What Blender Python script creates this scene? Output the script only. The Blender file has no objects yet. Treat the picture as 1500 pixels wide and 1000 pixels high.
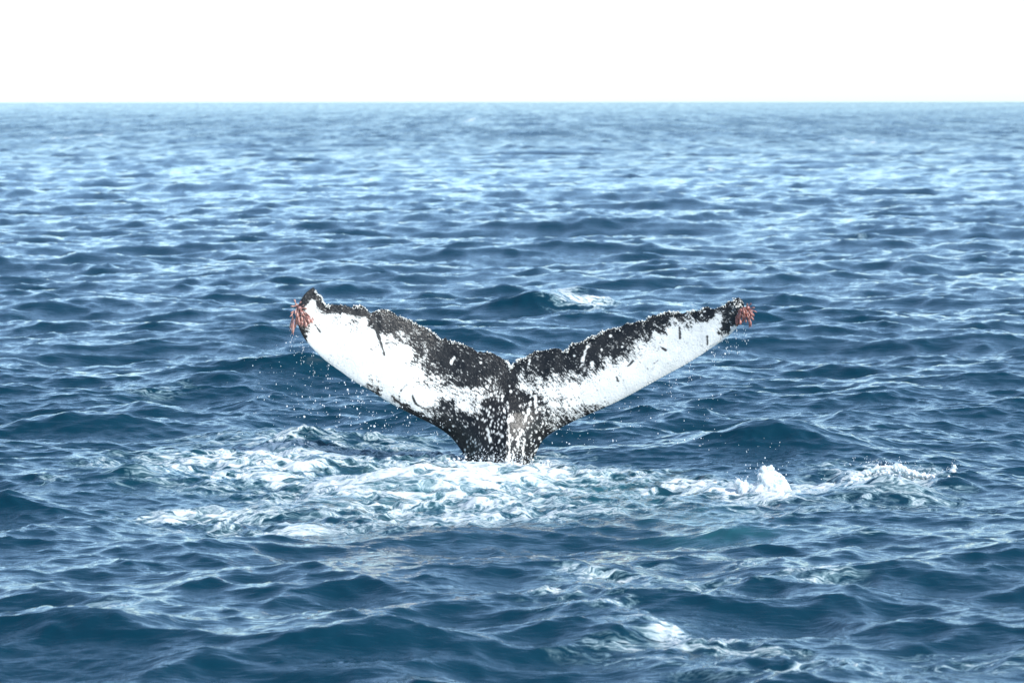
import bpy, bmesh, math, random
import numpy as np
from mathutils import Vector, Matrix, noise as mnoise

random.seed(7)
scn = bpy.context.scene
COL = scn.collection
R = math.radians

# ------------------------------------------------------------------ camera
F_PX, CAM_H, HOR = 5000.0, 3.18, 147.5          # focal length in photo pixels, camera height, horizon row
PITCH = math.atan((500.0 - HOR) / F_PX)
DIST = 30.0                                       # metres to the whale
cam_d = bpy.data.cameras.new('camera')
cam = bpy.data.objects.new('camera', cam_d)
COL.objects.link(cam)
cam_d.sensor_width = 36.0
cam_d.lens = 36.0 * F_PX / 1500.0
cam_d.clip_start = 0.5
cam_d.clip_end = 30000.0
cam_d.dof.use_dof = True
cam_d.dof.focus_distance = 29.8
cam_d.dof.aperture_fstop = 4.5
cam.location = (0, 0, CAM_H)
cam.rotation_euler = (math.pi / 2 - PITCH, R(0.04), 0)
scn.camera = cam

# ------------------------------------------------------------------ sky, sun, exposure
SUN_EL, SUN_AZ = R(42), R(124)                    # azimuth measured from the view axis (+Y) to the right
world = bpy.data.worlds.new('World')
scn.world = world
world.use_nodes = True
wn = world.node_tree
bg = wn.nodes['Background']
sky = wn.nodes.new('ShaderNodeTexSky')
sky.sky_type = 'NISHITA'
sky.sun_disc = False
sky.sun_elevation = SUN_EL
sky.sun_rotation = SUN_AZ
sky.altitude = 0
sky.air_density = 0.68
sky.dust_density = 0.75
sky.ozone_density = 0.8
wb = wn.nodes.new('ShaderNodeMix')                # white balance of the photograph, the same all over the sky
wb.data_type = 'RGBA'
wb.blend_type = 'MULTIPLY'
wb.inputs[0].default_value = 1.0
wb.inputs[7].default_value = (0.95, 1.05, 1.02, 1)
wn.links.new(sky.outputs[0], wb.inputs[6])
wn.links.new(wb.outputs[2], bg.inputs[0])
bg.inputs[1].default_value = 0.15
sun_d = bpy.data.lights.new('sun', 'SUN')
sun_d.energy = 2.3
sun_d.angle = R(0.5)
sun_d.color = (1.0, 0.975, 0.93)
sun = bpy.data.objects.new('sun', sun_d)
COL.objects.link(sun)
sdir = Vector((math.sin(SUN_AZ) * math.cos(SUN_EL), math.cos(SUN_AZ) * math.cos(SUN_EL), math.sin(SUN_EL)))
sun.rotation_euler = sdir.to_track_quat('Z', 'Y').to_euler()
sun.location = (20, -10, 30)
scn.view_settings.view_transform = 'Standard'
scn.view_settings.look = 'None'
scn.view_settings.exposure = 1.08
scn.view_settings.gamma = 1.0
scn.cycles.use_denoising = True
scn.cycles.max_bounces = 6
scn.cycles.sample_clamp_indirect = 6.0

# ------------------------------------------------------------------ helpers
CP, SP = math.cos(PITCH), math.sin(PITCH)


def ray(px, py):
    a, b = px - 750.0, 500.0 - py
    return a, F_PX * CP + b * SP, -F_PX * SP + b * CP


def at(px, py, z=0.0):
    """point of height z seen at a photo pixel"""
    a, b, c = ray(px, py)
    t = (z - CAM_H) / c
    return np.array([a * t, b * t, z])


def at_y(px, py, Y):
    """point at distance Y seen at a photo pixel"""
    a, b, c = ray(px, py)
    t = Y / b
    return np.stack([a * t, b * t, CAM_H + c * t], -1)


def link(o, parent=None):
    COL.objects.link(o)
    if parent is not None:
        o.parent = parent
    return o


def tag(o, label=None, cat=None, kind=None, group=None):
    if label: o['label'] = label
    if cat: o['category'] = cat
    if kind: o['kind'] = kind
    if group: o['group'] = group
    return o


def sstep(a, b, x):
    t = np.clip((x - a) / (b - a), 0, 1)
    return t * t * (3 - 2 * t)


def mesh_np(name, V, Q, mat, attrs=None, smooth=True):
    """mesh from vertex and quad arrays"""
    me = bpy.data.meshes.new(name)
    n, m = len(V), len(Q)
    k = Q.shape[1]
    me.vertices.add(n)
    me.vertices.foreach_set('co', np.ascontiguousarray(V, dtype=np.float32).ravel())
    me.loops.add(m * k)
    me.loops.foreach_set('vertex_index', np.ascontiguousarray(Q, dtype=np.int32).ravel())
    me.polygons.add(m)
    me.polygons.foreach_set('loop_start', np.arange(0, m * k, k, dtype=np.int32))
    me.update(calc_edges=True)
    if smooth:
        me.polygons.foreach_set('use_smooth', np.ones(m, dtype=bool))
    for an, av in (attrs or {}).items():
        at_ = me.attributes.new(an, 'FLOAT', 'POINT')
        at_.data.foreach_set('value', np.ascontiguousarray(av, dtype=np.float32).ravel())
    me.materials.append(mat)
    return me


def field(N, L, seed, spec):
    """periodic random field of side L metres, filtered by spec(kx, ky, k)"""
    rg = np.random.default_rng(seed)
    H = np.fft.fft2(rg.standard_normal((N, N)))
    k1 = np.fft.fftfreq(N, L / N) * 2 * np.pi
    kx, ky = np.meshgrid(k1, k1, indexing='ij')
    k = np.hypot(kx, ky)
    k[0, 0] = 1e-6
    A = np.sqrt(spec(kx, ky, k))
    A[0, 0] = 0
    return H * A, kx, ky, k


def sampler(G, L, ang=0.0):
    N = G.shape[0]
    ca, sa = math.cos(ang), math.sin(ang)
    G = G.astype(np.float32)

    def f(x, y):
        u = (x * ca + y * sa) / L * N
        v = (-x * sa + y * ca) / L * N
        iu, iv = np.floor(u), np.floor(v)
        fu, fv = (u - iu).astype(np.float32), (v - iv).astype(np.float32)
        iu = iu.astype(np.int64) % N
        iv = iv.astype(np.int64) % N
        ju, jv = (iu + 1) % N, (iv + 1) % N
        return ((G[iu, iv] * (1 - fu) + G[ju, iv] * fu) * (1 - fv)
                + (G[iu, jv] * (1 - fu) + G[ju, jv] * fu) * fv)
    return f


def fractal(N, L, seed, beta=2.6, kmin=0.0, sx=1.0, sy=1.0):
    """rank-equalised (0..1) fractal noise"""
    H, *_ = field(N, L, seed, lambda kx, ky, k: (((kx * sx) ** 2 + (ky * sy) ** 2 + kmin ** 2 + 1e-9)) ** (-beta / 2))
    g = np.real(np.fft.ifft2(H))
    r = np.empty(g.size, np.float32)
    r[np.argsort(g.ravel())] = np.linspace(0, 1, g.size, dtype=np.float32)
    return r.reshape(g.shape)


# ------------------------------------------------------------------ materials
def new_mat(name):
    m = bpy.data.materials.new(name)
    m.use_nodes = True
    return m, m.node_tree.nodes, m.node_tree.links, m.node_tree.nodes['Principled BSDF']


def nd(ns, t, **kw):
    n = ns.new(t)
    for k, v in kw.items():
        if k in n.inputs:
            n.inputs[k].default_value = v
        else:
            setattr(n, k, v)
    return n


def math_node(ns, ls, op, a, b=None, clamp=False):
    n = ns.new('ShaderNodeMath')
    n.operation = op
    n.use_clamp = clamp
    for i, x in enumerate((a, b)):
        if x is None: continue
        if isinstance(x, (int, float)): n.inputs[i].default_value = x
        else: ls.new(x, n.inputs[i])
    return n.outputs[0]


def map_range(ns, ls, x, a, b, c=0.0, d=1.0, smooth=True):
    n = ns.new('ShaderNodeMapRange')
    n.interpolation_type = 'SMOOTHSTEP' if smooth else 'LINEAR'
    n.inputs['From Min'].default_value = a
    n.inputs['From Max'].default_value = b
    n.inputs['To Min'].default_value = c
    n.inputs['To Max'].default_value = d
    ls.new(x, n.inputs['Value'])
    return n.outputs[0]


def mix_col(ns, ls, fac, a, b):
    n = ns.new('ShaderNodeMix')
    n.data_type = 'RGBA'
    for s, x in ((n.inputs[0], fac), (n.inputs[6], a), (n.inputs[7], b)):
        if isinstance(x, (int, float)): s.default_value = x
        elif isinstance(x, tuple): s.default_value = (*x, 1)
        else: ls.new(x, s)
    return n.outputs[2]


def water_material():
    m, ns, ls, p = new_mat('sea_water')
    tc = nd(ns, 'ShaderNodeTexCoord')
    foam = nd(ns, 'ShaderNodeAttribute', attribute_name='foam').outputs['Fac']
    aer = nd(ns, 'ShaderNodeAttribute', attribute_name='aerated').outputs['Fac']
    # lacework of foam: warped filaments of three sizes against the foam density
    fmp = nd(ns, 'ShaderNodeMapping')
    fmp.inputs['Rotation'].default_value = (0, 0, -0.15)
    fmp.inputs['Scale'].default_value = (0.62, 1.0, 0.4)
    ls.new(tc.outputs['Object'], fmp.inputs['Vector'])
    nw = nd(ns, 'ShaderNodeTexNoise', Scale=1.6, Detail=3.0, Roughness=0.55)
    ls.new(fmp.outputs[0], nw.inputs['Vector'])
    wp = nd(ns, 'ShaderNodeVectorMath', operation='MULTIPLY_ADD')
    ls.new(nw.outputs['Color'], wp.inputs[0])
    wp.inputs[1].default_value = (1.1, 1.1, 1.1)
    ls.new(fmp.outputs[0], wp.inputs[2])

    def filament(scale, detail, rough, lo, hi):
        n = nd(ns, 'ShaderNodeTexNoise', Scale=scale, Detail=detail, Roughness=rough, Distortion=0.6)
        ls.new(wp.outputs[0], n.inputs['Vector'])
        a = math_node(ns, ls, 'ABSOLUTE', math_node(ns, ls, 'SUBTRACT', n.outputs['Fac'], 0.5))
        return map_range(ns, ls, a, 0.0, 0.13, hi, lo, False), n
    f1, n1 = filament(2.6, 4.0, 0.6, 0.0, 0.40)
    f2, n2 = filament(8.0, 4.0, 0.65, 0.0, 0.22)
    nb_ = nd(ns, 'ShaderNodeTexNoise', Scale=26.0, Detail=3.0, Roughness=0.7)
    ls.new(wp.outputs[0], nb_.inputs['Vector'])
    s = math_node(ns, ls, 'ADD', math_node(ns, ls, 'ADD', f1, f2), math_node(ns, ls, 'MULTIPLY', nb_.outputs['Fac'], 0.34))
    d = math_node(ns, ls, 'ADD', s, math_node(ns, ls, 'MULTIPLY', foam, 0.53))
    solid = map_range(ns, ls, d, 0.77, 1.14)
    gate = map_range(ns, ls, foam, 0.03, 0.16)
    fm = math_node(ns, ls, 'MULTIPLY', solid, gate)
    deep = mix_col(ns, ls, aer, (0.0008, 0.025, 0.043), (0.016, 0.085, 0.105))
    milk = math_node(ns, ls, 'MULTIPLY', map_range(ns, ls, d, 0.58, 1.02, 0, 0.8), gate)
    deep = mix_col(ns, ls, milk, deep, (0.23, 0.37, 0.41))
    base = mix_col(ns, ls, fm, deep, (0.66, 0.69, 0.69))
    ls.new(base, p.inputs['Base Color'])
    unres = nd(ns, 'ShaderNodeAttribute', attribute_name='unresolved').outputs['Fac']
    ls.new(math_node(ns, ls, 'MAXIMUM', map_range(ns, ls, fm, 0, 1, 0.035, 0.75, False), unres), p.inputs['Roughness'])
    p.inputs['IOR'].default_value = 1.333
    ls.new(map_range(ns, ls, fm, 0, 1, 0.5, 0.15, False), p.inputs['Specular IOR Level'])
    # capillary ripples and foam relief
    r1 = nd(ns, 'ShaderNodeTexNoise', Scale=11.0, Detail=3.0, Roughness=0.6, Distortion=0.5)
    mp = nd(ns, 'ShaderNodeMapping')
    mp.inputs['Rotation'].default_value = (0, 0, 0.25)
    mp.inputs['Scale'].default_value = (0.42, 1.3, 1.0)
    ls.new(tc.outputs['Object'], mp.inputs['Vector'])
    ls.new(mp.outputs[0], r1.inputs['Vector'])
    b1 = nd(ns, 'ShaderNodeBump', Strength=1.0, Distance=0.009)
    ls.new(r1.outputs['Fac'], b1.inputs['Height'])
    b2 = nd(ns, 'ShaderNodeBump', Strength=1.0, Distance=0.007)
    ls.new(math_node(ns, ls, 'MULTIPLY', fm, math_node(ns, ls, 'ADD', s, 0.1)), b2.inputs['Height'])
    ls.new(b1.outputs[0], b2.inputs['Normal'])
    ls.new(b2.outputs[0], p.inputs['Normal'])
    return m


def froth_material():
    m, ns, ls, p = new_mat('froth')
    tc = nd(ns, 'ShaderNodeTexCoord')
    n1 = nd(ns, 'ShaderNodeTexNoise', Scale=26.0, Detail=6.0, Roughness=0.7)
    ls.new(tc.outputs['Object'], n1.inputs['Vector'])
    f = map_range(ns, ls, n1.outputs['Fac'], 0.33, 0.55)
    ls.new(mix_col(ns, ls, f, (0.36, 0.50, 0.55), (0.74, 0.76, 0.76)), p.inputs['Base Color'])
    p.inputs['Roughness'].default_value = 0.45
    p.inputs['Subsurface Weight'].default_value = 0.6
    p.inputs['Subsurface Radius'].default_value = (0.05, 0.06, 0.06)
    p.inputs['Subsurface Scale'].default_value = 0.6
    b = nd(ns, 'ShaderNodeBump', Strength=0.9, Distance=0.03)
    ls.new(n1.outputs['Fac'], b.inputs['Height'])
    ls.new(b.outputs[0], p.inputs['Normal'])
    return m


def skin_material():
    m, ns, ls, p = new_mat('whale_skin')
    tc = nd(ns, 'ShaderNodeTexCoord')
    pig = nd(ns, 'ShaderNodeAttribute', attribute_name='pigment').outputs['Fac']
    n = nd(ns, 'ShaderNodeTexNoise', Scale=9.0, Detail=5.0, Roughness=0.6)
    ls.new(tc.outputs['Object'], n.inputs['Vector'])
    blk = mix_col(ns, ls, map_range(ns, ls, n.outputs['Fac'], 0.3, 0.7), (0.005, 0.006, 0.007), (0.018, 0.018, 0.018))
    wht = mix_col(ns, ls, map_range(ns, ls, n.outputs['Fac'], 0.3, 0.75), (0.66, 0.655, 0.62), (0.82, 0.80, 0.75))
    ls.new(mix_col(ns, ls, pig, blk, wht), p.inputs['Base Color'])
    p.inputs['Roughness'].default_value = 0.26
    p.inputs['Specular IOR Level'].default_value = 0.25
    n2 = nd(ns, 'ShaderNodeTexNoise', Scale=45.0, Detail=4.0, Roughness=0.6)
    ls.new(tc.outputs['Object'], n2.inputs['Vector'])
    b = nd(ns, 'ShaderNodeBump', Strength=0.5, Distance=0.01)
    ls.new(n2.outputs['Fac'], b.inputs['Height'])
    ls.new(b.outputs[0], p.inputs['Normal'])
    return m


def barnacle_material(name, dark, light, tip):
    m, ns, ls, p = new_mat(name)
    tc = nd(ns, 'ShaderNodeTexCoord')
    oi = nd(ns, 'ShaderNodeObjectInfo')
    n = nd(ns, 'ShaderNodeTexNoise', Scale=40.0, Detail=3.0)
    ls.new(tc.outputs['Object'], n.inputs['Vector'])
    a = mix_col(ns, ls, oi.outputs['Random'], dark, light)
    ls.new(mix_col(ns, ls, map_range(ns, ls, n.outputs['Fac'], 0.45, 0.75, 0, 0.7), a, tip), p.inputs['Base Color'])
    p.inputs['Roughness'].default_value = 0.3
    p.inputs['Subsurface Weight'].default_value = 0.2
    p.inputs['Subsurface Scale'].default_value = 0.01
    return m


def plain(name, c, r):
    m, ns, ls, p = new_mat(name)
    tc = nd(ns, 'ShaderNodeTexCoord')
    n = nd(ns, 'ShaderNodeTexNoise', Scale=60.0, Detail=3.0)
    ls.new(tc.outputs['Object'], n.inputs['Vector'])
    ls.new(mix_col(ns, ls, n.outputs['Fac'], tuple(x * 0.8 for x in c), c), p.inputs['Base Color'])
    p.inputs['Roughness'].default_value = r
    return m


M_WATER, M_FROTH, M_SKIN, M_BARN = water_material(), froth_material(), skin_material(), barnacle_material('barnacle_flesh', (0.22, 0.08, 0.065), (0.55, 0.27, 0.21), (0.72, 0.52, 0.45))
M_BARN2 = barnacle_material('barnacle_flesh_dark', (0.11, 0.035, 0.035), (0.38, 0.13, 0.10), (0.56, 0.35, 0.29))
M_CRUST = plain('barnacle_shell', (0.78, 0.76, 0.70), 0.6)
M_DROP = plain('white_water', (0.85, 0.87, 0.88), 0.25)

# ------------------------------------------------------------------ the sea
TH0 = R(-97)                                       # direction the waves run


def wave_cascade(L, N, seed, lo, hi, slope, power, theta, floor):
    def spec(kx, ky, k):
        lam = 2 * np.pi / k
        win = sstep(lo * 0.75, lo * 1.25, lam) * (1 - sstep(hi * 0.75, hi * 1.25, lam))
        c = np.abs(kx * math.cos(theta) + ky * math.sin(theta)) / k
        return k ** -4.0 * win * (c ** power + floor)
    H, kx, ky, k = field(N, L, seed, spec)
    sl = np.sqrt(np.mean(np.real(np.fft.ifft2(1j * kx * H)) ** 2 + np.real(np.fft.ifft2(1j * ky * H)) ** 2))
    H = H * (slope / sl)
    return [np.real(np.fft.ifft2(H)), np.real(np.fft.ifft2(1j * kx / k * H)), np.real(np.fft.ifft2(1j * ky / k * H))]


CASC = []                                          # (samplers, distance at which the waves get too small to mesh)
for L, N, seed, lo, hi, slope, power, th, floor, ang, far in (
        (117.0, 1024, 21, 2.2, 11.0, 0.075, 3.0, TH0, 0.12, 0.0, 1e9),
        (31.3, 1024, 5, 0.42, 2.2, 0.17, 1.6, TH0 + 0.25, 0.22, 0.31, 1e9),
        (9.7, 1024, 8, 0.085, 0.42, 0.15, 0.9, TH0 - 0.3, 0.30, -0.47, 240.0)):
    CASC.append(([sampler(g, L, ang) for g in wave_cascade(L, N, seed, lo, hi, slope, power, th - ang, floor)], far, ang))

# single waves the photograph shows: crest pixel, height, half length, width to the camera side, width behind, slant (deg)
WAVES = [
    (450, 520, 0.33, 1.15, 0.5, 0.8, -5), (340, 548, 0.20, 0.8, 0.5, 0.7, 10), (590, 565, 0.16, 0.7, 0.5, 0.6, -10),
    (95, 572, 0.36, 0.75, 0.45, 0.6, -4), (215, 588, 0.16, 0.42, 0.4, 0.5, -6),
    (1130, 616, 0.29, 0.85, 0.45, 0.7, -4), (1240, 630, 0.10, 0.5, 0.4, 0.6, -8), (900, 612, 0.10, 0.6, 0.4, 0.6, 0),
    (190, 676, 0.17, 0.50, 0.35, 0.45, -6), (20, 716, 0.15, 0.4, 0.35, 0.5, -8),
    (180, 893, 0.17, 0.62, 0.40, 0.7, -3), (480, 915, 0.14, 0.60, 0.40, 0.7, -4), (820, 850, 0.10, 0.5, 0.35, 0.5, -5),
    (1305, 684, 0.22, 0.42, 0.34, 0.42, -4), (1390, 698, 0.08, 0.25, 0.2, 0.3, 0),
    (445, 636, 0.12, 0.40, 0.30, 0.5, 0), (380, 664, 0.10, 0.42, 0.35, 0.4, 0), (610, 690, 0.12, 0.50, 0.40, 0.5, -4),
    (735, 690, 0.06, 0.6, 0.4, 0.5, 0), (1100, 700, 0.08, 0.5, 0.3, 0.5, 0), (800, 432, 0.25, 0.8, 0.5, 0.9, -4),
]
# foam: pixel centre, radii in pixels, density
FOAM = [
    (640, 708, 120, 22, 1.0), (700, 738, 130, 14, .85), (745, 690, 100, 16, .95), (380, 672, 85, 14, .95), (445, 642, 60, 10, .7),
    (570, 645, 110, 12, .45), (330, 642, 90, 10, .5), (480, 692, 150, 18, .62), (330, 702, 110, 15, .5), (205, 690, 80, 14, .55),
    (300, 752, 95, 11, .78), (390, 768, 70, 8, .85), (540, 757, 120, 9, .6), (860, 706, 130, 13, .72), (960, 713, 90, 8, .62),
    (1015, 717, 60, 8, .62), (900, 690, 60, 8, .4), (830, 742, 90, 12, .42), (1000, 738, 120, 10, .42), (1120, 724, 70, 8, .9),
    (1205, 716, 55, 10, .6), (1295, 702, 80, 18, .98), (1385, 695, 28, 8, .7), (1300, 737, 130, 12, .32), (1180, 752, 90, 8, .28),
    (1400, 772, 60, 4, .45), (430, 720, 140, 18, .5), (620, 672, 80, 8, .6), (500, 660, 120, 10, .5), (560, 730, 160, 16, .6),
    (780, 883, 50, 7, .95), (850, 906, 85, 9, .45), (930, 922, 80, 9, .40), (880, 862, 70, 8, .62), (960, 882, 85, 9, .65),
    (1180, 866, 55, 8, .7), (1060, 870, 60, 7, .36), (1000, 955, 130, 11, .6), (1150, 977, 130, 11, .6), (1400, 966, 90, 8, .5),
    (1283, 850, 24, 4, .6), (140, 889, 60, 6, .85), (850, 449, 42, 11, 1.0), (832, 434, 20, 7, .8), (806, 428, 14, 5, .5),
    (230, 583, 50, 6, .42), (30, 620, 40, 5, .35), (1240, 790, 60, 4, .4), (60, 712, 40, 5, .45), (1250, 346, 8, 4, .7),
    (120, 200, 5, 5, 1.0), (690, 176, 6, 4, 1.0), (1262, 208, 7, 4, 1.0), (1040, 250, 8, 3, .8), (1020, 460, 10, 4, .5),
]
for k in range(13):                                  # trails of old foam drifting towards the lower right
    t = k / 12
    FOAM.append((745 + 240 * t, 874 + 62 * t + 5 * math.sin(k * 2.1), 18, 4.0, 0.46 + 0.16 * math.sin(k * 2.7)))
    FOAM.append((985 + 330 * t, 938 + 48 * t + 5 * math.sin(k * 1.7), 30, 4.2, 0.46 + 0.14 * math.sin(k * 1.9)))
    if k % 2 == 0: FOAM.append((830 + 370 * t, 852 + 20 * math.sin(k * 1.3), 24, 4, 0.68))
AERATED = [(1045, 757, 70, 12, .8), (1050, 783, 90, 9, .75), (1260, 780, 60, 5, .35), (860, 722, 120, 16, .55), (690, 725, 220, 30, .45), (400, 690, 180, 25, .3)]


def blob_sum(X, Y, lst):
    keep = np.zeros_like(X)
    for (px, py, rx, ry, d) in lst:
        c = at(px, py)
        rX = rx * c[1] / F_PX
        rY = ry * c[1] ** 2 / (F_PX * CAM_H)
        e = ((X - c[0]) / rX) ** 2 + ((Y - c[1]) / rY) ** 2
        near = e < 9
        keep[near] = 1 - (1 - keep[near]) * (1 - np.clip(d * np.exp(-e[near] ** 1.3 * 0.55), 0, 0.995))
    return keep


NZ = sampler(fractal(1024, 13.0, 3, 3.2, 3.0), 13.0, 0.4)          # lumps of turbulent water
NZF = sampler(fractal(1024, 5.0, 31, 2.2, 12.0), 5.0, 0.9)
NBIG = sampler(fractal(512, 60.0, 77, 3.0, 0.3), 60.0, 0.2)


def sea_at(X, Y):
    """height and sideways shift of the sea over the still-water point (X, Y); also foam and aeration"""
    d = np.hypot(X, Y)
    foam = blob_sum(X, Y, FOAM)
    aer = blob_sum(X, Y, AERATED)
    s0, s1 = at(740, 700), at(1420, 700)
    calm = 1 - 0.62 * np.exp(-((X - s0[0]) / 4.2) ** 4 - ((Y - s0[1] + 0.6) / 3.2) ** 4)
    Z = np.zeros_like(X)
    DX = np.zeros_like(X)
    DY = np.zeros_like(X)
    for i, (fs, far, ang) in enumerate(CASC):
        w = (1 - sstep(far * 0.45, far, d)) * (calm if i < 2 else 1.0)
        h, dx, dy = (f(X, Y) for f in fs)
        ca, sa = math.cos(ang), math.sin(ang)
        ch = (1.3, 1.2, 1.0)[i]
        Z += w * h
        DX += w * ch * (dx * ca - dy * sa)
        DY += w * ch * (dx * sa + dy * ca)
    for (px, py, h, hl, wf, wb, sl) in WAVES:
        c = at(px, py, h)
        ca, sa = math.cos(R(sl)), math.sin(R(sl))
        a = (X - c[0]) * ca + (Y - c[1]) * sa
        b = -(X - c[0]) * sa + (Y - c[1]) * ca + 0.10 * a * a / hl
        e = (a / hl) ** 2 + np.where(b < 0, b / wf, b / wb) ** 2 + 0.004
        g = h * np.exp(-1.15 * e ** 0.72) * (0.9 + 0.2 * NZ(X * 0.6, Y * 0.4))
        Z += g
        DY -= 0.5 * g
    froth = sstep(0.35, 0.9, foam) * (d < 80)
    Z += froth * ((NZ(X, Y) - 0.5) * 0.05 + (NZF(X, Y) - 0.5) * 0.008)
    near = (d < 80)
    turb = sstep(0.05, 0.5, foam) * near
    Z += turb * (NZ(X, Y) - 0.5) * 0.05
    # foam gathers unevenly
    foam = foam ** 1.1 * (0.45 + 0.45 * NZ(X, Y) + 0.35 * NZ(X * 0.4 + 5, Y * 0.25))
    # slopes of the waves too small for the mesh there
    unres = (0.24 * sstep(50, 350, d) - 0.035 * sstep(350, 1200, d)) * (0.7 + 0.6 * NBIG(X * 4, Y * 0.15))
    return X + DX, Y + DY, Z, unres, np.clip(foam, 0, 1), np.clip(aer * (0.5 + 0.8 * NZ(X + 3, Y)), 0, 1)


def build_sea():
    back = 10.0                                     # the fan of mesh rows starts behind the camera
    d = [7.0]
    while d[-1] < 6500.0:
        x = d[-1]
        if x < 16: s = 0.10
        elif x < 26: s = 0.040
        elif x < 36.5: s = 0.026
        elif x < 110: s = 0.04 + (x - 36.5) * 0.0055
        elif x < 1600: s = 0.0048 * x
        else: s = 0.018 * x
        d.append(x + s)
    d = np.array(d)
    a = [0.0]
    while a[-1] < 1.25:
        x = a[-1]
        a.append(x + (0.00068 if x < 0.17 else 0.00068 + (x - 0.17) * 0.06))
    a = np.array(a)
    a = np.concatenate([-a[:0:-1], a])
    RR, AA = np.meshgrid(d + back, a, indexing='ij')
    X = RR * np.sin(AA)
    Y = RR * np.cos(AA) - back
    X, Y, Z, unres, foam, aer = sea_at(X.ravel(), Y.ravel())
    V = np.stack([X, Y, Z], 1)
    nr, nc = RR.shape
    i = np.arange(nr * nc).reshape(nr, nc)
    Q = np.stack([i[:-1, :-1], i[:-1, 1:], i[1:, 1:], i[1:, :-1]], -1).reshape(-1, 4)
    me = mesh_np('sea', V, Q, M_WATER, {'foam': foam, 'aerated': aer, 'unresolved': unres})
    o = link(bpy.data.objects.new('sea', me))
    tag(o, 'choppy deep blue sea with streaks of white foam', kind='structure')


def sea_z(x, y):
    return float(sea_at(np.array([x]), np.array([y]))[2][0])


build_sea()

# ------------------------------------------------------------------ the whale's tail
c1 = lambda pts: [(400 + x / 3.3342, 400 + y / 3.3342) + tuple(r) for x, y, *r in pts]
c2 = lambda pts: [(740 + x / 3.3342, 400 + y / 3.3342) + tuple(r) for x, y, *r in pts]
# trailing edge from the left tip over the notch to the right tip
TRAIL = c1([(200, 70), (212, 95), (240, 120), (262, 152), (290, 155), (335, 152), (380, 168), (430, 160), (490, 185), (530, 175),
            (600, 205), (655, 225), (700, 245), (770, 280), (820, 315), (860, 325), (940, 355), (1040, 385), (1130, 420), (1160, 450)]) + \
        c2([(60, 425), (140, 385), (250, 370), (290, 380), (330, 345), (430, 310), (480, 285), (560, 262), (660, 230), (740, 205),
            (800, 187), (878, 190), (940, 181), (975, 168), (1010, 178), (1040, 168), (1065, 160), (1085, 140), (1108, 138), (1124, 122), (1140, 120)])
# leading edge, left tip down into the water, then up to the right tip
LEAD = c1([(200, 70), (185, 75), (155, 100), (135, 130), (117, 165), (112, 200), (120, 250), (150, 315), (200, 375), (260, 430), (330, 480),
           (400, 530), (470, 570), (540, 615), (620, 660), (700, 700), (790, 745), (850, 785), (885, 820), (910, 855), (930, 890)]) + \
       [(683, 690), (686, 715), (687, 745), (720, 747), (755, 747), (782, 745), (780, 715), (778, 690)] + \
       c2([(125, 925), (150, 880), (180, 820), (220, 785), (280, 750), (350, 715), (420, 685), (520, 640), (600, 600), (700, 545), (800, 490),
           (900, 435), (1000, 370), (1080, 315), (1133, 262), (1150, 225), (1163, 185), (1165, 150), (1155, 130), (1140, 120)])


def resample(P, n_per, key=None):
    P = np.array(P, float)
    L = np.r_[0, np.cumsum(np.hypot(*np.diff(P, axis=0).T))]
    return P, L


def catmull(P, t):
    """smooth point on polyline P at vertex parameter t"""
    P = np.asarray(P, float)
    n = len(P)
    i = np.clip(np.floor(t).astype(int), 0, n - 2)
    f = (t - i)[:, None]
    p0, p1, p2, p3 = P[np.maximum(i - 1, 0)], P[i], P[i + 1], P[np.minimum(i + 2, n - 1)]
    return 0.5 * (2 * p1 + (p2 - p0) * f + (2 * p0 - 5 * p1 + 4 * p2 - p3) * f ** 2 + (3 * p1 - p0 - 3 * p2 + p3) * f ** 3)


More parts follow.
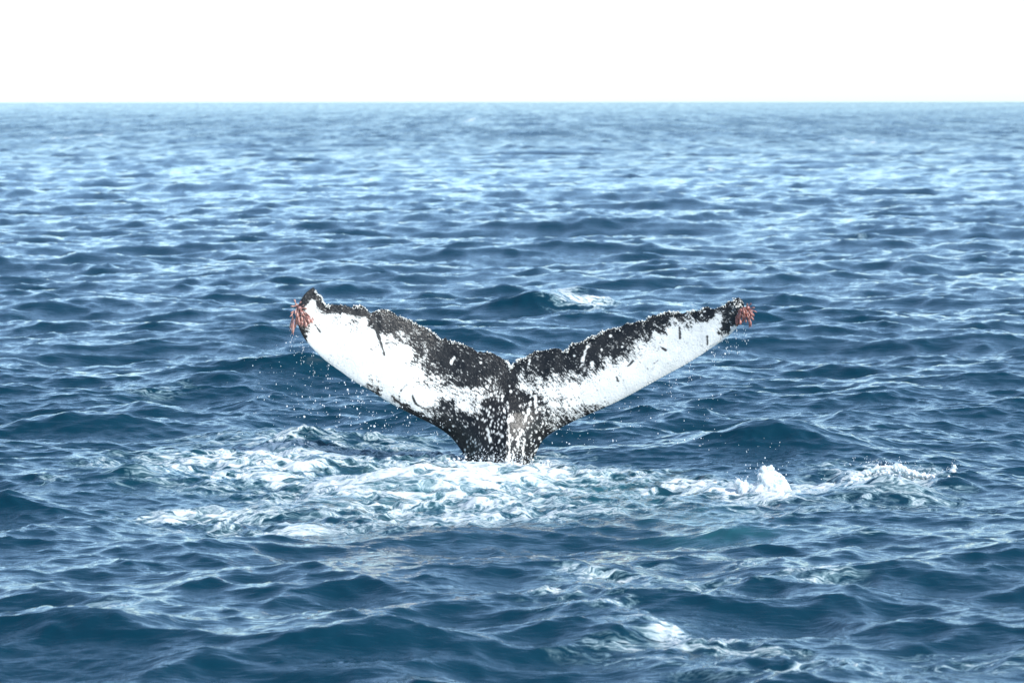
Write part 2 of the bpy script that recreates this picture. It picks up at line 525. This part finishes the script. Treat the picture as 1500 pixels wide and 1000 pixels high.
def build_whale():
    rg = np.random.default_rng(4)
    T, Lp, NT = np.array(TRAIL), np.array(LEAD), len(TRAIL)
    # matching stations (trailing x, index on the leading edge)
    nl_water = 20                                      # index of the left waterline point
    ti = np.array([0, 2, 3, 6, 9, 12, 15, 16.5, 17.6, 18.4, 19, 19.7, 20.6, 21.4, 23.5, 27, 30, 33, 35.5, 38, NT - 1.0])
    li = np.array([0, 4.5, 6, 8.4, 10.8, 13, 15.2, 17, 19, 21, 24.2, 26.0, 29, 30.5, 33, 36.5, 39.2, 42.3, 44, 45.3, len(Lp) - 1.0])
    n_u = 760
    # even spacing of columns along the edge
    fine = np.linspace(0, NT - 1, 6000)
    pl = catmull(Lp, np.interp(fine, ti, li))
    pt = catmull(T, fine)
    ds = np.maximum(np.hypot(*np.diff(pl, axis=0).T), np.hypot(*np.diff(pt, axis=0).T))
    cs = np.r_[0, np.cumsum(ds)]
    tu = np.interp(np.linspace(0, cs[-1], n_u), cs, fine)
    PT, PL = catmull(T, tu), catmull(Lp, np.interp(tu, ti, li))
    # ragged trailing edge
    rag = np.interp(np.arange(n_u), np.arange(0, n_u, 3), rg.normal(0, 1, len(np.arange(0, n_u, 3))))
    rag += np.interp(np.arange(n_u), np.arange(0, n_u + 9, 9), rg.normal(0, 1.3, len(np.arange(0, n_u + 9, 9))))
    rag *= sstep(0, 12, np.minimum(np.arange(n_u), n_u - 1 - np.arange(n_u)))
    PT[:, 1] += rag * 1.0
    n_v = 150
    v = np.linspace(0, 1, n_v)
    v = 0.5 * v + 0.5 * (0.5 - 0.5 * np.cos(np.pi * v))
    PX = PT[:, None, 0] * (1 - v) + PL[:, None, 0] * v
    PY = PT[:, None, 1] * (1 - v) + PL[:, None, 1] * v
    # distances in metres to the two edges
    m_px = DIST / F_PX
    tt = np.linspace(0, NT - 1, 300)
    lt = np.linspace(0, len(Lp) - 1, 400)
    le = catmull(Lp, lt)
    le = le[le[:, 1] < 744]
    te = catmull(T, tt)

    def dist(P):
        o = np.empty(PX.size)
        x, y = PX.ravel(), PY.ravel()
        for s in range(0, o.size, 20000):
            o[s:s + 20000] = np.sqrt(((x[s:s + 20000, None] - P[:, 0]) ** 2 + (y[s:s + 20000, None] - P[:, 1]) ** 2).min(1))
        return o.reshape(PX.shape) * m_px
    dl, dt = dist(le), dist(te)
    dl[:, -1] = np.where(PL[:, 1] < 744, 0, dl[:, -1])
    dt[:, 0] = 0
    stock = np.exp(-((PX - 736) / 62) ** 2) * sstep(545, 690, PY)
    tmax = 0.075 * (0.35 + 0.65 * np.exp(-((PX - 745) / 230) ** 2)) + 0.24 * stock
    Rr = 0.20 + 0.09 * stock
    q = np.clip(dl / Rr, 0, 1)
    th = tmax * np.sqrt(np.clip(1 - (1 - q) ** 2, 0, 1)) * np.clip(dt / 0.42, 0, 1) ** 0.8
    # keel along the middle of the tail stock
    keel = np.exp(-np.abs(PX - (744 - (PY - 600) * 0.05)) / 13) * sstep(560, 640, PY)
    # blades curl towards the viewer and the trailing edge leans away
    zup = (680 - PY) * m_px
    yc = DIST + 0.02 + np.clip(zup, -1, 2) * 0.16 - 0.30 * (np.abs(PX - 748) * m_px / 2.0) ** 2
    yc += 0.05 * np.sin(PX / 47.0) * sstep(0.02, 0.4, dl) * sstep(40, 120, np.abs(PX - 748)) * 0.5
    front = at_y(PX, PY, yc - th - 0.06 * keel * np.clip(dl / 0.1, 0, 1))
    bs = np.r_[np.arange(4, n_v - 4, 6)]
    backp = at_y(PX[:, bs], PY[:, bs], (yc + th * 0.85)[:, bs])
    # --- pigment, written in photo pixels on the skin
    pts = np.array(c1([
        (185, 90, 0), (160, 120, .1), (195, 150, .97), (230, 140, 0), (212, 110, .05), (182, 172, .9), (148, 130, .05), (125, 165, 0), (120, 210, .1),
        (128, 262, 0), (146, 305, .05), (160, 250, .5), (205, 230, 1), (190, 305, .9), (262, 172, 0), (300, 172, 0), (300, 218, .75), (250, 225, 1),
        (350, 175, 0), (350, 215, .82), (400, 182, 0), (400, 222, .6), (330, 300, 1), (430, 190, 0), (440, 236, .85), (480, 200, 0), (490, 240, .2),
        (520, 330, .82), (545, 400, 1), (470, 300, 1), (530, 200, 0), (540, 260, .08), (580, 270, .15), (580, 325, .6), (600, 385, 1), (600, 230, 0),
        (650, 260, .03), (640, 310, .55), (650, 390, .95), (700, 290, .03), (700, 340, .08), (740, 340, .5), (720, 420, .35), (700, 490, .85),
        (650, 500, 1), (760, 335, .02), (780, 420, .08), (770, 460, .3), (780, 520, .6), (760, 600, 1), (850, 400, 0), (850, 460, .06),
        (850, 520, .45), (850, 590, .75), (840, 650, .3), (920, 450, 0), (930, 520, .1), (930, 580, .62), (930, 640, .75), (930, 705, .06),
        (1000, 460, 0), (1000, 530, .18), (1000, 580, .62), (980, 650, .68), (1000, 730, .02), (1080, 470, 0), (1070, 540, .45), (1070, 590, .3),
        (1060, 650, .06), (1150, 480, 0), (1150, 530, .04), (1150, 600, .05), (1100, 750, .02), (900, 800, 0), (850, 730, .03), (800, 700, .3),
        (800, 742, 0), (760, 690, .7), (740, 722, 0), (700, 650, .85), (680, 692, 0), (640, 668, .08), (600, 620, .6), (560, 600, .95), (500, 572, .5),
        (400, 500, 1), (300, 430, 1), (200, 350, .97), (560, 500, 1), (650, 600, 1), (720, 640, .8), (960, 860, 0), (1050, 870, 0), (400, 350, 1), (300, 330, 1), (480, 430, 1)])
        + c2([
        (50, 450, 0), (120, 425, 0), (200, 420, 0), (280, 410, 0), (340, 390, 0), (400, 370, 0), (460, 330, 0), (520, 305, .02), (600, 278, .02),
        (680, 250, .04), (760, 215, .02), (850, 205, .04), (930, 195, .02), (1000, 195, .01), (1080, 180, .01), (1132, 150, .4), (1110, 135, .1), (1150, 160, .3),
        (1090, 200, .02), (1120, 230, .05), (1110, 175, .4),
        (100, 500, .35), (200, 478, .12), (280, 465, .1), (350, 455, .12), (420, 430, .1), (470, 405, .18), (540, 375, .14), (600, 345, .2),
        (680, 305, .33), (760, 268, .3), (830, 240, .6), (900, 232, .55), (960, 220, .3), (1040, 225, .85), (1082, 235, .05), (1085, 280, .04), (1062, 302, .35),
        (100, 560, .72), (170, 540, .65), (240, 520, .55), (330, 500, .5), (420, 470, .5), (500, 430, .52), (580, 410, .58), (660, 360, .68),
        (740, 320, .85), (820, 280, .96), (960, 262, 1), (1020, 255, 1), (220, 580, .82), (320, 560, .82), (420, 530, .83), (500, 500, .9),
        (600, 460, .9), (700, 420, .94), (800, 370, .97), (900, 320, 1), (1000, 300, 1), (1030, 325, .9), (250, 630, .72), (340, 620, .8),
        (420, 600, .92), (520, 560, 1), (640, 520, 1), (760, 470, 1), (880, 400, 1), (980, 350, 1), (1070, 318, .95), (1115, 282, .95),
        (200, 680, .45), (260, 690, .5), (330, 672, .6), (380, 682, .5), (425, 682, .4), (300, 735, .2), (220, 740, .5), (200, 785, .08), (150, 640, .12),
        (160, 700, .08), (100, 620, .1), (60, 600, .06), (50, 700, .05), (100, 800, .06), (130, 870, .08), (30, 850, .08)]))
    x, y = PX.ravel(), PY.ravel()
    W = np.empty(x.size)
    for s in range(0, x.size, 20000):
        d2 = (x[s:s + 20000, None] - pts[:, 0]) ** 2 + (y[s:s + 20000, None] - pts[:, 1]) ** 2 + 4.0
        w = d2 ** -2.2
        W[s:s + 20000] = (w * pts[:, 2]).sum(1) / w.sum(1)
    n_iso = sampler(fractal(1024, 256.0, 12, 2.7, 0.3), 256.0)(x, y)
    n_st = sampler(fractal(1024, 256.0, 13, 2.7, 0.3, 0.16, 1.0), 256.0, R(-62))(x, y)
    n_st2 = sampler(fractal(1024, 256.0, 14, 2.7, 0.3, 0.16, 1.0), 256.0, R(-40))(x, y)
    st = np.where(x < 745, n_st, n_st2)
    fa = sampler(fractal(1024, 256.0, 15, 2.0, 0.9, 0.10, 1.0), 256.0, R(-58))(x, y)
    fb = sampler(fractal(1024, 256.0, 16, 2.0, 0.9, 0.10, 1.0), 256.0, R(-36))(x, y)
    N_ = 0.30 * n_iso + 0.45 * st + 0.25 * np.where(x < 745, fa, fb)
    N_ = 0.5 + (N_ - 0.5) * 1.5
    pig = sstep(-0.15, 0.15, np.clip(W * 1.04, 0, 1) ** 1.3 - N_ * 0.92 - 0.03)
    # greys: thin wear in the dark, faint smudges in the white
    pig = np.maximum(pig, sstep(0.80, 1.0, n_st2) * 0.03)
    pig -= sstep(0.93, 1.0, n_iso) * 0.12 * pig

    def stroke(P, w, val, soft=0.6, wob=0.0):
        nonlocal pig
        P = np.array(P, float)
        best = np.full(x.size, 1e9)
        for a, b in zip(P[:-1], P[1:]):
            ab = b - a
            t = np.clip(((x - a[0]) * ab[0] + (y - a[1]) * ab[1]) / (ab @ ab), 0, 1)
            best = np.minimum(best, np.hypot(x - a[0] - t * ab[0], y - a[1] - t * ab[1]))
        k = 1 - sstep(w - soft, w + soft, best + wob * (n_iso - 0.5) * 4)
        pig = pig * (1 - k) + val * k
    # white spots on the dark stock
    cnt = 0
    while cnt < 340:
        sx, sy = rg.uniform(630, 812), rg.uniform(552, 682)
        pr = math.exp(-((sx - 738) / 66) ** 2) * float(np.clip((sy - 545) / 70, 0.12, 1))
        if rg.random() > pr: continue
        cnt += 1
        r = rg.choice([0.65, 0.95, 1.35, 1.9], p=[.52, .31, .13, .04])
        el, an = rg.uniform(1, 1.7), R(90 + rg.normal(0, 30))
        dx, dy = x - sx, y - sy
        a_ = (dx * math.cos(an) + dy * math.sin(an)) / el
        b_ = -dx * math.sin(an) + dy * math.cos(an)
        pig = np.maximum(pig, 0.97 * (1 - sstep(r - 0.4, r + 0.5, np.hypot(a_, b_))))
    for sx, sy, r in ((713, 566, 2.2), (736, 580, 2.4), (748, 573, 2.2), (790, 599, 2.2), (867, 532, 3.0), (894, 492, 2.2), (881, 512, 1.6), (704, 531, 1.8), (911, 508, 1.5), (841, 521, 1.6)):
        pig = np.maximum(pig, 1 - sstep(r - 0.5, r + 0.5, np.hypot(x - sx, y - sy)))
    for P, w in (([(746, 607), (750, 611), (744, 617)], 1.6), ([(745, 622), (746, 650), (745, 679)], 1.8), ([(776, 589), (773, 604), (769, 617)], 1.2),
                 ([(762, 634), (757, 655)], 1.1), ([(712, 625), (716, 636), (718, 648)], .8), ([(787, 657), (776, 669)], .8), ([(783, 580), (786, 604)], 1.2),
                 ([(797, 586), (797, 600)], 1.4), ([(862, 506), (855, 520), (851, 536)], 1.3), ([(1006.5, 460), (1002, 466)], .8), ([(1033, 455.5), (1026, 463)], .9),
                 ([(664, 524), (661, 532)], 1.2), ([(776, 520), (775, 532)], .6), ([(768, 644), (764, 676)], .7), ([(752, 660), (750, 680)], .9)):
        stroke(P, w, 0.97, 0.8, 0.9)
    for P, w in (([(547, 466), (553, 488), (563, 519)], 1.9), ([(461, 475), (469, 486)], .9), ([(604, 580), (608, 590), (617, 597), (634, 600), (652, 599)], 1.1),
                 ([(574, 580), (584, 589), (597, 601)], 1.4), ([(596, 562), (586, 573)], .5), ([(625, 562), (630, 571)], .6), ([(995, 480), (996, 496)], 1.2),
                 ([(1035.5, 493), (1036, 504)], 1.0), ([(958, 533), (963, 528)], 1.0), ([(903, 553), (905, 558)], 1.2), ([(968, 508), (975, 513)], 1.2),
                 ([(920, 536), (927, 529)], 1.4), ([(541, 571), (546, 574)], 1.2), ([(553, 573), (550, 578)], 1.6), ([(600, 548), (597, 552)], .6)):
        stroke(P, w, 0.03, 0.7, 0.5)
    PIG = np.clip(pig, 0, 1).reshape(PX.shape)
    # --- mesh: front sheet, coarser back sheet, sharing the rim
    nf = n_u * n_v
    fi = np.arange(nf).reshape(n_u, n_v)
    nb = len(bs)
    bi = nf + np.arange(n_u * nb).reshape(n_u, nb)
    ring = np.concatenate([fi[:, :1], bi, fi[:, -1:]], 1)
    Q = [np.stack([fi[:-1, :-1], fi[:-1, 1:], fi[1:, 1:], fi[1:, :-1]], -1).reshape(-1, 4),
         np.stack([ring[:-1, :-1], ring[1:, :-1], ring[1:, 1:], ring[:-1, 1:]], -1).reshape(-1, 4)]
    V = np.concatenate([front.reshape(-1, 3), backp.reshape(-1, 3)])
    base = np.array([*at_y(735, 690, DIST)])
    root = link(bpy.data.objects.new('humpback_whale', None))
    root.location = base
    root.empty_display_size = 0.3
    tag(root, 'humpback whale tail with black and white flukes raised above the foam', 'whale')
    me = mesh_np('tail', V - base, np.concatenate(Q), M_SKIN, {'pigment': np.concatenate([PIG.ravel(), np.full(n_u * nb, 0.03)])})
    link(bpy.data.objects.new('tail', me), root)
    return root, base, PT, yc[:, 0], PL, yc[:, -1]


whale, WBASE, PT, YT, PL, YL = build_whale()


def joined(name, items, mat, parent=None, base=(0, 0, 0), sub=1, smooth=True):
    """many small balls (centre, radii, rotation seed) in one mesh"""
    bm = bmesh.new()
    bmesh.ops.create_icosphere(bm, subdivisions=sub, radius=1.0)
    V0 = np.array([v.co[:] for v in bm.verts])
    F0 = np.array([[v.index for v in f.verts] for f in bm.faces])
    bm.free()
    rg = np.random.default_rng(len(items))
    Vs, Fs = [], []
    for i, (c, r) in enumerate(items):
        q = Matrix.Rotation(rg.uniform(0, 6.28), 3, Vector(rg.normal(size=3)))
        Vs.append((V0 * np.array(r) * (1 + rg.normal(0, 0.09, (len(V0), 1)))) @ (np.array(q) if np.isscalar(r) else np.eye(3)) + np.array(c) - np.array(base))
        Fs.append(F0 + i * len(V0))
    me = mesh_np(name, np.concatenate(Vs), np.concatenate(Fs), mat, smooth=smooth)
    return link(bpy.data.objects.new(name, me), parent)


# crust of small shells along the trailing edge and on the tips
rg = np.random.default_rng(9)
crust = []
m_px = DIST / F_PX
cl = np.interp(np.arange(len(PT)), np.arange(0, len(PT) + 7, 7), rg.random(len(np.arange(0, len(PT) + 7, 7))))
for i in range(len(PT)):
    if min(i, len(PT) - 1 - i) < 3: continue
    dens = sstep(0.15, 0.75, cl[i])
    for k in range(4):
        if rg.random() < 0.07 + 0.5 * dens:
            r = rg.choice([.45, .7, 1.0, 1.5], p=[.45, .33, .17, .05]) * (0.65 + 0.4 * dens)
            px, py = PT[i, 0] + rg.normal(0, .6), PT[i, 1] + rg.exponential(1.0 + 0.6 * dens) - 0.5
            crust.append((at_y(px, py, YT[i] - 0.010 - 0.004 * max(0, py - PT[i, 1])), r * m_px))
for k in range(34):                                     # the right tip is crusted all over
    px, py = rg.normal(1081, 4.5), rg.normal(446, 6)
    if px > 1089 or py < 436: continue
    crust.append((at_y(px, py, DIST + 0.235 - 0.30 * 1.0 - 0.012), rg.uniform(.5, 1.3) * m_px))
for k in range(40):
    t = rg.random()
    px, py = 1079 - t * 55, 480 + t * 42
    crust.append((at_y(px + rg.normal(0, .8), py + rg.normal(-1, .8), DIST + 0.19 - 0.30 * (abs(px - 748) * m_px / 2) ** 2 - 0.02), rg.uniform(.4, .9) * m_px))
cr = joined('barnacle_crust', crust, M_CRUST, whale, WBASE, 1)
tag(cr, 'ragged row of small white barnacles along the trailing edge', kind='stuff')


# ------------------------------------------------------------------ stalked barnacles on the fluke tips
def barnacle_mesh(seed, mat):
    r = random.Random(seed)
    bend = r.uniform(0.1, 0.5)
    n, m = 9, 8
    prof = [(0, .20), (.15, .19), (.32, .22), (.46, .34), (.6, .50), (.74, .54), (.87, .46), (.96, .27), (1.0, .04)]
    V, Q = [], []
    for t, w in prof:
        cx = bend * t * t * 0.5
        for j in range(m):
            a = 2 * math.pi * j / m
            V.append((cx + w * 0.5 * math.cos(a) * 0.8, w * 0.5 * math.sin(a), t))
    for i in range(n - 1):
        for j in range(m):
            Q.append((i * m + j, i * m + (j + 1) % m, (i + 1) * m + (j + 1) % m, (i + 1) * m + j))
    # two small ear-like lobes at the free end
    for s in (-1, 1):
        b = len(V)
        cx = bend * 0.4
        for (t, w) in ((0, .10), (.5, .12), (1, .03)):
            for j in range(4):
                a = 2 * math.pi * j / 4
                V.append((cx + 0.05 * math.cos(a) * w * 8, s * (0.10 + 0.14 * t) + w * .4 * math.sin(a), .9 + .22 * t))
        for i in range(2):
            for j in range(4):
                Q.append((b + i * 4 + j, b + i * 4 + (j + 1) % 4, b + (i + 1) * 4 + (j + 1) % 4, b + (i + 1) * 4 + j))
    return mesh_np('barnacle', np.array(V), np.array(Q), mat)


BARN = [[barnacle_mesh(s, m_) for s in range(5)] for m_ in (M_BARN, M_BARN2)]


def cluster(spots, Y, seed, label):
    r = random.Random(seed)
    c = at_y(*spots['core'], Y)
    core = []
    for (px, py, rad) in spots['base']:
        core.append((at_y(px, py, Y + 0.01), rad * m_px))
    o = joined('barnacle_cluster', core, (M_BARN, M_BARN2)[seed - 1], whale, c, 2)
    o.location = c - WBASE
    tag(o, label)
    for (px, py, dx, dy, L) in spots['barnacles']:
        me = r.choice(BARN[seed - 1])
        b = bpy.data.objects.new('barnacle', me)
        p = at_y(px, py, Y - 0.02 + r.uniform(-0.035, 0.03))
        d = Vector((dx * 0.8, r.uniform(-0.5, 0.15), -dy - 0.35)).normalized()
        b.rotation_mode = 'QUATERNION'
        from mathutils import Quaternion
        b.rotation_quaternion = d.to_track_quat('Z', 'Y') @ Quaternion((0, 0, 1), r.uniform(0, 6.28))
        s = L * m_px
        w = r.uniform(0.6, 0.95) * min(1.0, 11.0 / L)
        b.scale = (s * w, s * w, s)
        b.location = p - c
        link(b, o)


r_ = random.Random(3)
L_sp = {'core': (441, 459), 'base': [(438, 452, 4), (441, 459, 5), (445, 464, 5), (436, 461, 4), (434, 447, 3), (450, 465, 3.5)], 'barnacles': []}
for px, py, dx, dy, L in ((434, 446, -.2, -1, 8), (433, 449, -.9, -.3, 7), (437, 447, .4, -.9, 7), (440, 449, .5, -.6, 8), (442, 450, .7, -.3, 7), (431, 455, -1, .2, 7),
                          (430, 458, -.8, .6, 8), (429, 464, -.5, 1, 17), (431, 466, -.25, 1, 20), (433, 467, 0, 1, 15), (428, 462, -.45, 1, 19), (434, 462, 0, 1, 12),
                          (437, 458, -.1, 1, 13), (440, 458, .2, 1, 13), (443, 459, .3, 1, 14), (446, 460, .4, 1, 14), (449, 462, .45, 1, 12), (451, 463, .7, .9, 11),
                          (453, 464, .7, .8, 10), (455, 466, .6, 1, 9), (446, 464, .2, 1, 13), (450, 465, .3, 1, 11), (442, 464, .05, 1, 14), (444, 454, .8, .4, 10),
                          (447, 457, .8, .5, 10), (436, 454, -.3, 1, 11), (439, 453, .3, 1, 10), (434, 452, -.3, .8, 9), (438, 465, -.1, 1, 12), (441, 468, .1, 1, 12),
                          (456, 463, .8, .6, 7), (445, 467, .1, 1, 11)):
    L_sp['barnacles'].append((px + r_.uniform(-1, 1), py + r_.uniform(-1, 1), dx + r_.uniform(-.2, .2), dy, L * r_.uniform(.85, 1.1)))
R_sp = {'core': (1087, 458), 'base': [(1085, 456, 4), (1090, 454, 4.5), (1095, 452, 4), (1083, 462, 4), (1099, 456, 3.5), (1093, 460, 4)], 'barnacles': []}
for px, py, dx, dy, L in ((1094, 450, 0, -1, 7), (1097, 449, .4, -.9, 6), (1099, 451, .8, -.4, 7), (1100, 454, 1, .3, 8), (1101, 457, .8, .8, 9), (1099, 459, .5, 1, 11),
                          (1097, 461, .1, 1, 18), (1098, 464, 0, 1, 15), (1093, 458, .1, 1, 12), (1095, 460, .2, 1, 11), (1090, 456, .0, 1, 13), (1087, 455, -.1, 1, 14),
                          (1084, 454, -.1, 1, 13), (1082, 457, -.15, 1, 13), (1080, 461, 0, 1, 13), (1083, 463, .1, 1, 12), (1086, 460, .15, 1, 12), (1089, 460, .2, 1, 11),
                          (1091, 451, .2, .8, 9), (1088, 450, -.2, .9, 10), (1095, 455, .4, .9, 9), (1078, 464, .2, 1, 10), (1084, 467, .1, 1, 8), (1100, 461, .6, .7, 8),
                          (1097, 455, .7, .4, 9), (1092, 464, .2, 1, 8)):
    R_sp['barnacles'].append((px + r_.uniform(-1, 1), py + r_.uniform(-1, 1), dx + r_.uniform(-.2, .2), dy, L * r_.uniform(.85, 1.1)))
cluster(L_sp, DIST - 0.13, 1, 'pale pink bunch of stalked barnacles hanging from a fluke tip')
cluster(R_sp, DIST - 0.12, 2, 'dark red bunch of stalked barnacles sticking out from a fluke tip')


# ------------------------------------------------------------------ splashes: lumps of white water thrown up
def splash(name, lumps, drops, label, group, voxel=0.012, rough=0.022, seed=1, Y=None):
    r = random.Random(seed)
    items = []
    for (px, py, rad, dep) in lumps:
        y = Y + dep
        items.append((at_y(px, py, y), rad * y / F_PX))
    tmp = joined('tmp', items, M_FROTH, None, (0, 0, 0), 3)
    md = tmp.modifiers.new('remesh', 'REMESH')
    md.mode = 'VOXEL'
    md.voxel_size = voxel
    sm = tmp.modifiers.new('smooth', 'SMOOTH')
    sm.iterations = 4
    dg = bpy.context.evaluated_depsgraph_get()
    me = bpy.data.meshes.new_from_object(tmp.evaluated_get(dg))
    bpy.data.objects.remove(tmp)
    bm = bmesh.new()
    bm.from_mesh(me)
    seen, isl = set(), []
    for v in bm.verts:
        if v in seen: continue
        st_, cur = [v], []
        seen.add(v)
        while st_:
            q = st_.pop()
            cur.append(q)
            for e in q.link_edges:
                w = e.other_vert(q)
                if w not in seen:
                    seen.add(w)
                    st_.append(w)
        isl.append(cur)
    isl.sort(key=len, reverse=True)
    crumbs = [(np.mean([v.co[:] for v in c], axis=0), 0.5 * max((v.co - c[0].co).length for v in c)) for c in isl[1:]]
    bmesh.ops.delete(bm, geom=[v for c in isl[1:] for v in c], context='VERTS')
    bm.to_mesh(me)
    bm.free()
    base = Vector((0, 0, 0))
    for v in me.vertices:
        base += v.co
    base /= max(1, len(me.vertices))
    base.z = min(v.co.z for v in me.vertices)
    nor = [v.normal.copy() for v in me.vertices]
    for v, n in zip(me.vertices, nor):
        d = mnoise.fractal(v.co * 9, 0.8, 2.0, 3) * rough + mnoise.fractal(v.co * 38, 0.8, 2.1, 3) * rough * 0.45
        v.co = v.co + n * d - base
    me.name = name
    for p in me.polygons: p.use_smooth = True
    me.materials.clear()
    me.materials.append(M_FROTH)
    o = link(bpy.data.objects.new(name, me))
    o.location = base
    tag(o, label, 'splash', group=group)
    if drops:
        its = [(c[0], min(c[1], 0.014)) for c in crumbs if c[1] > 0]
        for (px, py, sx, sy, n, s) in drops:
            for _ in range(n):
                y = Y + r.gauss(0, 0.12)
                its.append((at_y(r.gauss(px, sx), r.gauss(py, sy), y), max(.35, r.gauss(s, s * .35)) * y / F_PX))
        d = joined('spray', its, M_DROP, o, base, 1)
        tag(d, kind='stuff')
    return o


splash('splash', [(1120, 716, 17, 0), (1122, 703, 14, 0), (1121, 692, 9, 0), (1118, 686, 5, 0), (1128, 687, 6.5, 0), (1132, 700, 10, .05), (1142, 712, 12, 0), (1151, 719, 9, 0),
                  (1105, 718, 12, 0), (1094, 716, 8, 0), (1085, 711, 6.5, .0), (1080, 707, 4.5, 0), (1094, 699, 2.6, 0), (1093, 703, 2.4, 0), (1130, 722, 16, -.1), (1110, 724, 12, -.1),
                  (1090, 722, 9, -.05), (1158, 724, 6, 0), (1142, 702, 7, .05)],
       [(1115, 690, 16, 9, 50, .7), (1085, 703, 9, 5, 25, .6)], 'tall white splash with a peaked top standing up beside the breaking crest', 'splashes round the tail', Y=27.55, seed=5)
crest = []
r_ = random.Random(12)
for k in range(330):
    t = r_.random() if k > 70 else k / 70
    px = 1200 + t * 192
    top = np.interp(px, [1200, 1230, 1265, 1285, 1315, 1345, 1375, 1392], [717, 704, 689, 682, 681, 692, 696, 695])
    if k <= 70:                                         # unbroken lip of the crest
        crest.append((px, top + 4 + r_.uniform(-.6, .6), r_.uniform(2.6, 4.0), 0))
    else:
        crest.append((px, top + abs(r_.gauss(0, 13 if 1225 < px < 1345 else 4)) + r_.uniform(-2, 3), r_.uniform(1.1, 3.2), r_.uniform(-.18, .15)))
crest += [(1396, 691, 4, 0), (1397, 686, 3, 0), (1398, 682, 1.8, 0), (1393, 695, 4.5, 0), (1388, 698, 4.5, 0), (1401, 695, 3, 0)]
splash('splash', crest, [(1295, 678, 25, 4, 90, .6), (1395, 682, 5, 5, 20, .55), (1240, 702, 25, 6, 50, .6), (1360, 690, 18, 4, 30, .55)],
       'ragged white crest of a small wave breaking beside the peaked splash', 'splashes round the tail', Y=28.6, seed=6, voxel=.010, rough=.02)
foot = []
for k in range(150):
    px = 652 + 150 * (k / 60 if k <= 60 else r_.random())
    lvl = np.interp(px, [652, 680, 735, 780, 802], [674, 675, 681, 682, 680])
    if k <= 60:
        foot.append((px, lvl + 3, r_.uniform(2.4, 3.6), 0))
    else:
        foot.append((px, lvl + r_.gauss(0, 2.6), r_.uniform(1.0, 3.4), r_.uniform(-.10, .12)))
for px in (688, 703, 709, 722, 731, 748, 764, 779):     # small jets running up the skin
    h_ = r_.uniform(5, 12)
    for k in range(6):
        foot.append((px + r_.gauss(0, .5) + k * .25, 680 - h_ * k / 5, 1.7 - .2 * k, 0))
splash('splash', foot, [(730, 672, 30, 5, 150, .55), (705, 668, 12, 7, 70, .5), (745, 672, 10, 8, 60, .5), (770, 676, 14, 5, 60, .5)],
       'low white froth boiling round the foot of the whale tail', 'splashes round the tail', Y=29.55, seed=7, voxel=.010, rough=.02)

# ------------------------------------------------------------------ drops in the air
drops = []
r_ = random.Random(21)
for (px, py, sx, sy, n, s, y0) in ((520, 590, 55, 26, 190, .62, 29.7), (450, 570, 40, 30, 70, .55, 29.9), (600, 625, 35, 14, 60, .6, 29.6), (420, 540, 35, 30, 30, .5, 30),
                                   (930, 590, 60, 30, 70, .55, 29.8), (1010, 560, 40, 35, 60, .5, 29.9), (1060, 500, 14, 16, 35, .5, 29.9), (850, 640, 40, 12, 40, .6, 29.6),
                                   (1020, 640, 40, 18, 30, .6, 29.6), (1125, 650, 20, 8, 10, .6, 29.0), (425, 492, 4, 8, 14, .4, 29.85), (437, 500, 8, 10, 12, .4, 29.85)):
    for _ in range(n):
        px_, py_ = r_.gauss(px, sx), r_.gauss(py, sy)
        y = y0 + r_.gauss(0, .3)
        p = at_y(px_, py_, y)
        if p[2] < 0.15 or py_ < 478: continue
        s_ = max(.28, min(1.9, r_.lognormvariate(math.log(s * .8), .55))) * y / F_PX
        drops.append((p, (s_ * .8, s_ * .8, s_ * r_.uniform(1.2, 2.2)) if r_.random() < .4 else s_))
for (px, py, n, ln) in ((1079, 481, 9, 40), (1066, 495, 7, 26), (1045, 509, 6, 30), (443, 497, 9, 36), (458, 512, 7, 40), (427, 488, 8, 30), (480, 532, 6, 26),
                        (980, 548, 6, 34), (1010, 531, 6, 30), (530, 566, 6, 26), (1090, 478, 7, 26), (640, 626, 5, 22), (870, 604, 5, 26)):
    for k in range(n * 2):                              # strings of drops under the flukes
        t = r_.random() ** 0.8
        p = at_y(px + r_.gauss(0, .7 + 2 * t), py + t * ln, 29.85 + r_.gauss(0, .02))
        s_ = r_.uniform(.22, .6) * 29.85 / F_PX
        drops.append((p, (s_ * .7, s_ * .7, s_ * r_.uniform(1.5, 4.0))))
dr = joined('water_droplets', drops, M_DROP, None, (0, 0, 0), 1)
tag(dr, 'scattered white drops of spray falling from the flukes', 'spray', kind='stuff')
